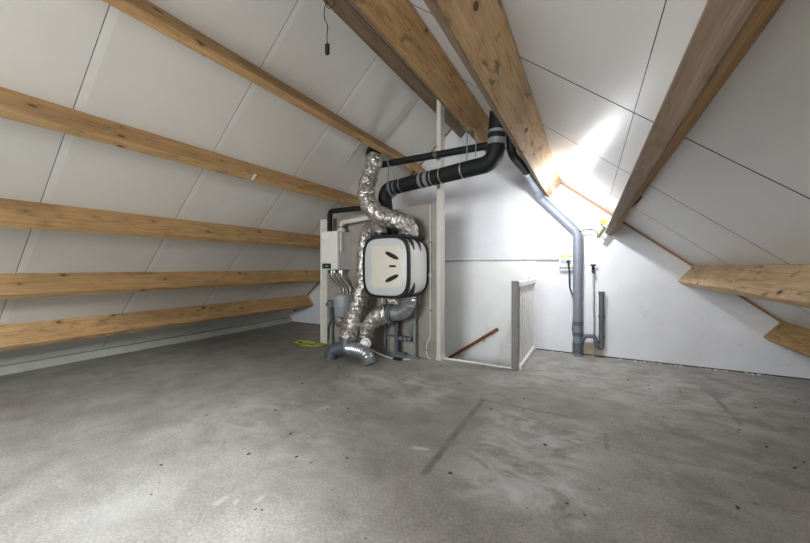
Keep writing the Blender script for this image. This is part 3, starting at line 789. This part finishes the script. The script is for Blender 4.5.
# ------------------------------------------------------------------ lamp and work light by the far wall
wl = thing('work_lamp', (0.15, 4.8, 1.5), 'small yellow and black work lamp hooked on the greyish purlin', 'lamp')
a0, a1 = Vector((0.168, 4.80, 1.64)), Vector((0.088, 4.80, 1.515))
d_ = (a1-a0).normalized(); n_ = Vector((-d_.z, 0, d_.x))
q = lambda P, w_, t_: [P+n_*w_+Vector((0, t_, 0)), P+n_*w_-Vector((0, t_, 0)), P-n_*w_-Vector((0, t_, 0)), P-n_*w_+Vector((0, t_, 0))]
link('handle', hull8(nb(), q(a0, 0.020, 0.02), q(a1, 0.016, 0.018)), 'dark_olive', wl)
link('grip_side', hull8(nb(), q(a0+n_*-0.024+d_*0.02, 0.007, 0.02), q(a1+n_*-0.02-d_*0.04, 0.006, 0.018)), 'yellow_plastic', wl)
link('head', bx(0.11, 0.19, 4.77, 4.83, 1.69, 1.735, 0.01), 'yellow_plastic', wl)
link('bracket', tb([(0.165, 4.80, 1.64), (0.135, 4.80, 1.665), (0.12, 4.80, 1.69)], 0.007, 8), 'dark_olive', wl, True)
o = link('lamp_cord', tb([(-0.13, 4.85, 1.60), (-0.09, 4.84, 1.612), (-0.02, 4.83, 1.63), (0.05, 4.81, 1.615), (0.085, 4.80, 1.575), (0.095, 4.80, 1.53)], 0.006, 8, 8), 'black_plastic', None, True)
tag(o, 'short black cord from the vent pipe to the yellow work lamp', 'cable')
# the bright lamp clamped under the wide purlin at the far wall
LP = Vector((-0.335, 4.0, 1.985))
cl_ = thing('clamp_lamp', LP, 'glaring white lamp clamped below the wide purlin by the far wall', 'lamp')
b = nb(); bmesh.ops.create_uvsphere(b, u_segments=16, v_segments=10, radius=0.024, matrix=Matrix.Translation(LP)); link('bulb', b, 'lamp_glow', cl_, True)
link('cap', tb([LP+Vector((-0.008, 0, 0.018)), LP+Vector((-0.018, 0, 0.045))], 0.014, 14), 'white_paint', cl_, True)
link('stem', tb([LP+Vector((-0.016, 0, 0.04)), LP+Vector((-0.045, -0.01, 0.085)), LP+Vector((-0.056, -0.01, 0.125))], 0.006, 8), 'white_paint', cl_, True)
ld = bpy.data.lights.new('clamp_lamp_light', 'POINT'); ld.energy = 15; ld.color = (0.93, 0.96, 1.0); ld.shadow_soft_size = 0.07
lo = bpy.data.objects.new('clamp_lamp_light', ld); C.objects.link(lo); lo.location = LP+Vector((0.0, 0, -0.01))
LDIR = Vector((0.15, 0.80, -0.50)).normalized()
ld2 = bpy.data.lights.new('clamp_lamp_beam', 'AREA'); ld2.shape = 'DISK'; ld2.size = 0.07; ld2.energy = 9.5; ld2.color = (0.93, 0.96, 1.0)
lo2 = bpy.data.objects.new('clamp_lamp_beam', ld2); C.objects.link(lo2); lo2.location = LP+LDIR*0.03
lo2.rotation_euler = LDIR.to_track_quat('-Z', 'Y').to_euler()

# ------------------------------------------------------------------ boiler and what hangs below it
bo = thing('boiler', (-3.13, 3.65, 1.1), 'white wall hung boiler with dark display left of the ventilation unit', 'boiler')
BX0, BX1, BY0 = -3.275, -2.985, 3.50
link('casing', bx(BX0, BX1, BY0+0.012, UY, 1.115, 1.645, 0.008), 'boiler_white', bo)
fr = link('front_cover', bx(BX0+0.003, BX1-0.003, BY0-0.004, BY0+0.012, 1.213, 1.640, 0.006), 'boiler_white', bo)
b = bx(BX0+0.02, BX0+0.14, BY0-0.0055, BY0-0.004, 1.545, 1.615); link('sticker', b, 'paper', fr)
cp = link('control_panel', bx(BX0+0.003, BX1-0.003, BY0-0.002, BY0+0.012, 1.118, 1.21, 0.004), 'boiler_white', bo)
b = bx(BX0+0.02, BX0+0.18, BY0-0.006, BY0-0.002, 1.128, 1.200, 0.002); link('display', b, 'display_dark', cp)
b = bx(BX0+0.08, BX0+0.13, BY0-0.007, BY0-0.006, 1.155, 1.17); link('screen', b, 'led_green', cp)
link('cap', tb([(-3.05, 3.66, 1.645), (-3.05, 3.66, 1.685)], 0.06, 20), 'unit_grey', bo, True)
b = bx(BX1, BX1+0.012, 3.56, 3.60, 1.36, 1.62, 0.002); link('side_strip', b, 'boiler_white', bo)
fl = thing('flue_pipe', (-3.2, 3.66, 1.64), 'black bent pipe above the boiler running right along the partition top', 'pipe')
P = fillet([(-3.245, 3.64, 1.65), (-3.245, 3.64, 1.945), (-2.55, 3.64, 1.945), (-2.36, 3.64, 1.945)], 0.06, 8)
link('pipe', tube(nb(), P, 0.036, 16), 'foam_black', fl, True)
fl2 = thing('exhaust_pipe', (-3.1, 3.7, 1.70), 'pale flue pipe rising from the boiler towards the silver duct', 'pipe')
P = fillet([(-3.05, 3.66, 1.68), (-3.05, 3.66, 1.775), (-2.45, 3.70, 1.83)], 0.06, 8)
link('pipe', tube(nb(), P, 0.034, 16), 'conduit_cream', fl2, True)
b = nb(); ring(b, (-3.05, 3.66, 1.715), (0, 0, 1), 0.040, 0.03, 16); link('clamp', b, 'grey_tape', fl2, True)

ve = thing('expansion_vessel', (-2.95, 3.62, 0.43), 'grey rounded expansion vessel below the boiler', 'vessel')
pr_ = [(0.0, 0.0), (0.075, 0.0), (0.11, 0.012), (0.124, 0.03), (0.130, 0.15), (0.136, 0.155), (0.136, 0.172), (0.132, 0.178), (0.134, 0.29), (0.122, 0.315), (0.09, 0.33), (0.0, 0.333)]
b = nb(); rings = []
for r_, z_ in pr_:
    rings.append([b.verts.new((-3.0+max(r_, 0.002)*math.cos(2*PI*k/28), 3.64+max(r_, 0.002)*math.sin(2*PI*k/28), 0.455+z_)) for k in range(28)])
for i in range(len(rings)-1):
    for k in range(28): b.faces.new((rings[i][k], rings[i][(k+1) % 28], rings[i+1][(k+1) % 28], rings[i+1][k]))
b.faces.new(rings[0]); b.faces.new(rings[-1])
link('shell', b, 'vessel_grey', ve, True)
for x_, y_ in ((-3.04, 3.60), (-3.0, 3.58), (-2.95, 3.61)):
    link('connector', tb([(x_, y_, 0.455), (x_, y_, 0.33)], 0.011, 10), 'copper', ve, True)
    b = nb(); ring(b, (x_, y_, 0.42), (0, 0, 1), 0.017, 0.03, 10); link('nut', b, 'steel', ve, True)
tops = [(-3.235, -3.01, 'copper'), (-3.19, -2.985, 'steel'), (-3.14, -2.955, 'copper'), (-3.09, -2.925, 'frame_steel'), (-3.045, -2.895, 'copper'), (-3.01, -2.865, 'steel')]
nm = ['leftmost', 'second', 'third', 'fourth', 'fifth', 'rightmost']
for i, (xa, xb, m) in enumerate(tops):
    P = spline([(xa, 3.62, 1.12), (xa, 3.62, 1.03), (xa*0.6+xb*0.4, 3.62, 0.95), (xb, 3.60+0.02*(i % 2), 0.86), (xb, 3.60+0.02*(i % 2), 0.77)], 6)
    o = thing('water_pipe', (xb, 3.62, 0.77), nm[i]+' of the thin pipes between boiler and grey vessel', 'pipe', 'thin pipes below the boiler')
    link('tube', tube(nb(), P, 0.010, 10), m, o, True)
    b = nb(); ring(b, (xa, 3.62, 1.085), (0, 0, 1), 0.017, 0.04, 8); link('nut', b, 'black_plastic' if i % 3 == 0 else 'steel', o, True)
    b = nb(); ring(b, (xb, 3.60+0.02*(i % 2), 0.80), (0, 0, 1), 0.015, 0.03, 8); link('nut', b, 'copper', o, True)
lp = thing('pipe_cluster', (-2.95, 3.64, 0), 'tangle of thin pipes running from the grey vessel to the floor', 'pipes')
for i, (x_, m) in enumerate(((-2.99, 'copper'), (-2.955, 'frame_steel'), (-2.92, 'copper'), (-2.885, 'frame_steel'))):
    P = spline([(x_-0.005, 3.62, 0.44), (x_, 3.64, 0.33), (x_-0.03+0.02*i, 3.66, 0.18), (x_-0.02, 3.68, 0.0)], 6)
    link('tube', tube(nb(), P, 0.011, 10), m, lp, True)
    b = nb(); ring(b, (x_, 3.64, 0.30-0.02*i), (0, 0, 1), 0.02, 0.04, 8); link('valve', b, 'black_plastic', lp, True)
# socket with two conduits
jb = thing('junction_box', (-3.33, 3.76, 0.0), 'grey socket on two conduits by the left end of the partition', 'junction box')
link('box', bx(-3.385, -3.275, 3.735, 3.795, 0.55, 0.665, 0.012), 'pvc_dark', jb)
link('knob', tb([(-3.385, 3.76, 0.60), (-3.41, 3.76, 0.60)], 0.028, 12), 'pvc_dark', jb, True)
link('cover', bx(-3.365, -3.295, 3.72, 3.735, 0.565, 0.65, 0.006), 'frame_steel', jb)
link('gland', bx(-3.35, -3.30, 3.745, 3.79, 0.42, 0.55, 0.01), 'pvc_dark', jb)
link('conduit', tb(fillet([(-3.34, 3.77, 0.44), (-3.34, 3.77, 0.36), (-3.395, 3.77, 0.27), (-3.40, 3.77, 0.0)], 0.05), 0.013, 10), 'pvc_dark', jb, True)
link('conduit', tb([(-3.31, 3.77, 0.44), (-3.305, 3.77, 0.0)], 0.015, 10), 'pvc_dark', jb, True)
o = link('thin_cable', tb([(-3.29, 3.77, 0.42), (-3.26, 3.76, 0.34), (-3.18, 3.75, 0.29), (-3.08, 3.72, 0.32), (-3.02, 3.68, 0.40)], 0.006, 8, 8), 'black_plastic', None, True)
tag(o, 'thin black cable looping from the grey socket to the grey vessel', 'cable')

# support frame, drain pipe under the unit
fs = thing('support_frame', (-1.92, 3.6, 0), 'grey steel tube frame standing under the right side of the unit', 'frame')
link('upright', bx(-1.935, -1.903, 3.70, 3.732, 0.03, 0.80, 0.003), 'frame_steel', fs)
link('rear_upright', bx(-2.395, -2.368, 3.74, 3.765, 0.03, 0.80, 0.003), 'frame_steel', fs)
link('foot_bar', bx(-2.40, -1.88, 3.70, 3.73, 0.0, 0.03, 0.003), 'frame_steel', fs)
link('bracket', bx(-1.94, -1.85, 3.70, 3.735, 0.74, 0.80, 0.003), 'frame_steel', fs)
link('bracket_hook', bx(-1.885, -1.85, 3.70, 3.735, 0.68, 0.74, 0.003), 'frame_steel', fs)
link('arm', bx(-1.96, -1.935, 3.70, 3.732, 0.42, 0.52, 0.003), 'frame_steel', fs)
link('cross_bar', bx(-2.38, -1.94, 3.74, 3.765, 0.235, 0.262, 0.003), 'pvc_dark', fs)
dp = thing('drain_pipe', (-2.17, 3.7, 0), 'dark grey drain pipe with side branch under the ventilation unit', 'pipe')
link('pipe', tb([(-2.185, 3.72, 0.07), (-2.185, 3.72, 0.50)], 0.030, 16), 'pvc_dark', dp, True)
link('inlet', tb([(-2.185, 3.705, 0.46), (-2.185, 3.68, 0.46)], 0.018, 12), 'black_plastic', dp, True)
link('branch', tb([(-2.185, 3.72, 0.235), (-1.96, 3.72, 0.235)], 0.026, 14), 'pvc_dark', dp, True)
for x_ in (-2.12, -2.05, -1.985):
    b = nb(); ring(b, (x_, 3.72, 0.235), (1, 0, 0), 0.033, 0.022, 14); link('nut', b, 'steel', dp, True)
link('elbow', tb(fillet([(-2.185, 3.72, 0.09), (-2.185, 3.72, 0.04), (-2.05, 3.72, 0.03)], 0.05), 0.026, 14), 'pvc_dark', dp, True)
link('side_tube', tb([(-2.14, 3.73, 0.05), (-2.14, 3.73, 0.52)], 0.010, 10), 'black_plastic', dp, True)
link('spring_hose', tb([(-1.975, 3.72, 0.26), (-2.0, 3.70, 0.33), (-1.985, 3.69, 0.40), (-1.955, 3.70, 0.47)], 0.008, 8, 6), 'frame_steel', dp, True)
o = link('white_cable', tb([(-2.36, 3.33, 0.17), (-2.30, 3.38, 0.12), (-2.22, 3.48, 0.05), (-2.12, 3.56, 0.012), (-2.0, 3.60, 0.010), (-1.94, 3.64, 0.010)], 0.007, 8, 8), 'conduit_cream', None, True)
tag(o, 'thin white cable from the air valve along the floor to the frame', 'cable')
b = bx(-2.14, -2.02, 3.54, 3.60, 0.0, 0.022, 0.006); tag(link('plug_adapter', b, 'black_plastic'), 'small black plug adapter lying on the floor under the unit', 'plug')
# pale hose stub under the unit
o = link('condensate_hose', tb([(-2.10, 3.36, ZB-0.01), (-2.06, 3.35, ZB-0.05), (-2.0, 3.34, ZB-0.03), (-1.96, 3.34, ZB-0.07)], 0.014, 10, 6), 'conduit_cream', None, True)
tag(o, 'short pale hose under the bottom edge of the ventilation unit', 'hose')
# conduit at the right end of the partition
cc = thing('wall_conduit', (-1.75, 3.79, 0), 'cream conduit running down the right end of the partition by the post', 'conduit')
link('tube', tb(fillet([(-1.735, 3.787, 0.0), (-1.785, 3.787, 0.03), (-1.785, 3.787, 0.19), (-1.735, 3.787, 0.28), (-1.735, 3.787, 1.92)], 0.03), 0.009, 10), 'conduit_cream', cc, True)
link('switch_box', bx(-1.755, -1.718, 3.765, 3.80, 1.02, 1.07, 0.004), 'unit_grey', cc)
for z_ in (0.60, 1.45, 0.10):
    link('clip', bx(-1.75 if z_ > .2 else -1.80, -1.72 if z_ > .2 else -1.77, 3.775, 3.80, z_, z_+0.018, 0.002), 'grey_tape', cc)

# ------------------------------------------------------------------ cord hanging from the ridge purlin, yellow cable
hc = thing('hanging_cord', (-1.73, 1.95, 2.9), 'black cord and small connector dangling from the dark ridge purlin', 'cord')
q0 = pl(0.195, 1.90, 0.242)
base = Vector((-1.755, 1.915, 0))
# straight below its fixing point
fx, fy_ = -1.742, 1.915
link('cord', tb([(fx, fy_, 3.16), (fx-0.022, fy_, 3.09), (fx-0.012, fy_, 3.02), (fx+0.012, fy_, 2.97), (fx+0.006, fy_, 2.90), (fx+0.01, fy_, 2.83)], 0.0035, 8, 8), 'black_plastic', hc, True)
link('loop', tb([(fx, fy_, 3.17), (fx+0.02, fy_, 3.10), (fx+0.06, fy_+0.02, 3.13), (fx+0.05, fy_+0.01, 3.19)], 0.003, 8, 8), 'black_plastic', hc, True)
link('connector', bx(fx-0.006, fx+0.026, fy_-0.012, fy_+0.012, 2.755, 2.835, 0.006), 'black_plastic', hc)
pts = []
rn = random.Random(4)
for i in range(46):
    t = i/45; a = t*2*PI*3.4
    pts.append((-3.70+0.27*math.cos(a)*(0.7+0.3*rn.random())+0.12*t, 3.60+0.11*math.sin(a)*(0.6+0.4*rn.random()), 0.008+0.007*(i % 5)))
pts += [(-3.35, 3.68, 0.03), (-3.31, 3.70, 0.10), (-3.25, 3.69, 0.08), (-3.28, 3.66, 0.012), (-3.12, 3.62, 0.01)]
o = link('yellow_cable', tb(pts, 0.0055, 8, 4), 'yellow_cable', None, True)
tag(o, 'loose coil of yellow cable on the floor left of the partition', 'cable')

# short pale rod on the left slope near the duct
o = link('sealant_strip', slope_box(pl, 1.06, 1.40, 3.455, 3.475, 0.0, 0.004), 'unit_grey'); tag(o, 'short grey strip stuck to the left slope beside the foil duct', 'strip')

# ------------------------------------------------------------------ crumbs
def crumbs(name, pts, mat, label, r0, r1, seed):
    rn = random.Random(seed); b = nb()
    for (x, y) in pts:
        r = rn.uniform(r0, r1); m = Matrix.Translation((x, y, r*0.25)) @ Matrix.Rotation(rn.uniform(0, 6), 4, 'Z') @ Matrix.Diagonal((1.6, rn.uniform(0.5, 1), 0.5, 1))
        bmesh.ops.create_icosphere(b, subdivisions=1, radius=r, matrix=m)
    o = link(name, b, mat, origin=(0, 0, 0)); tag(o, label, 'debris', kind='stuff')
rn = random.Random(11)
P = []
while len(P) < 90:
    x, y = rn.uniform(-2.6, 1.6), rn.uniform(0.8, 4.2)
    P.append((x, y))
crumbs('floor_debris', P, 'crumb_dark', 'dark crumbs of rubble scattered over the concrete floor', 0.003, 0.010, 2)
P = [(rn.uniform(0.3, 1.7), G-abs(rn.gauss(0, 0.02))-0.005) for _ in range(60)]+[(rn.uniform(-0.6, -0.3), G-0.02-abs(rn.gauss(0, 0.01))) for _ in range(8)]
crumbs('plaster_debris', P, 'crumb_white', 'white plaster crumbs along the foot of the far wall', 0.004, 0.012, 3)
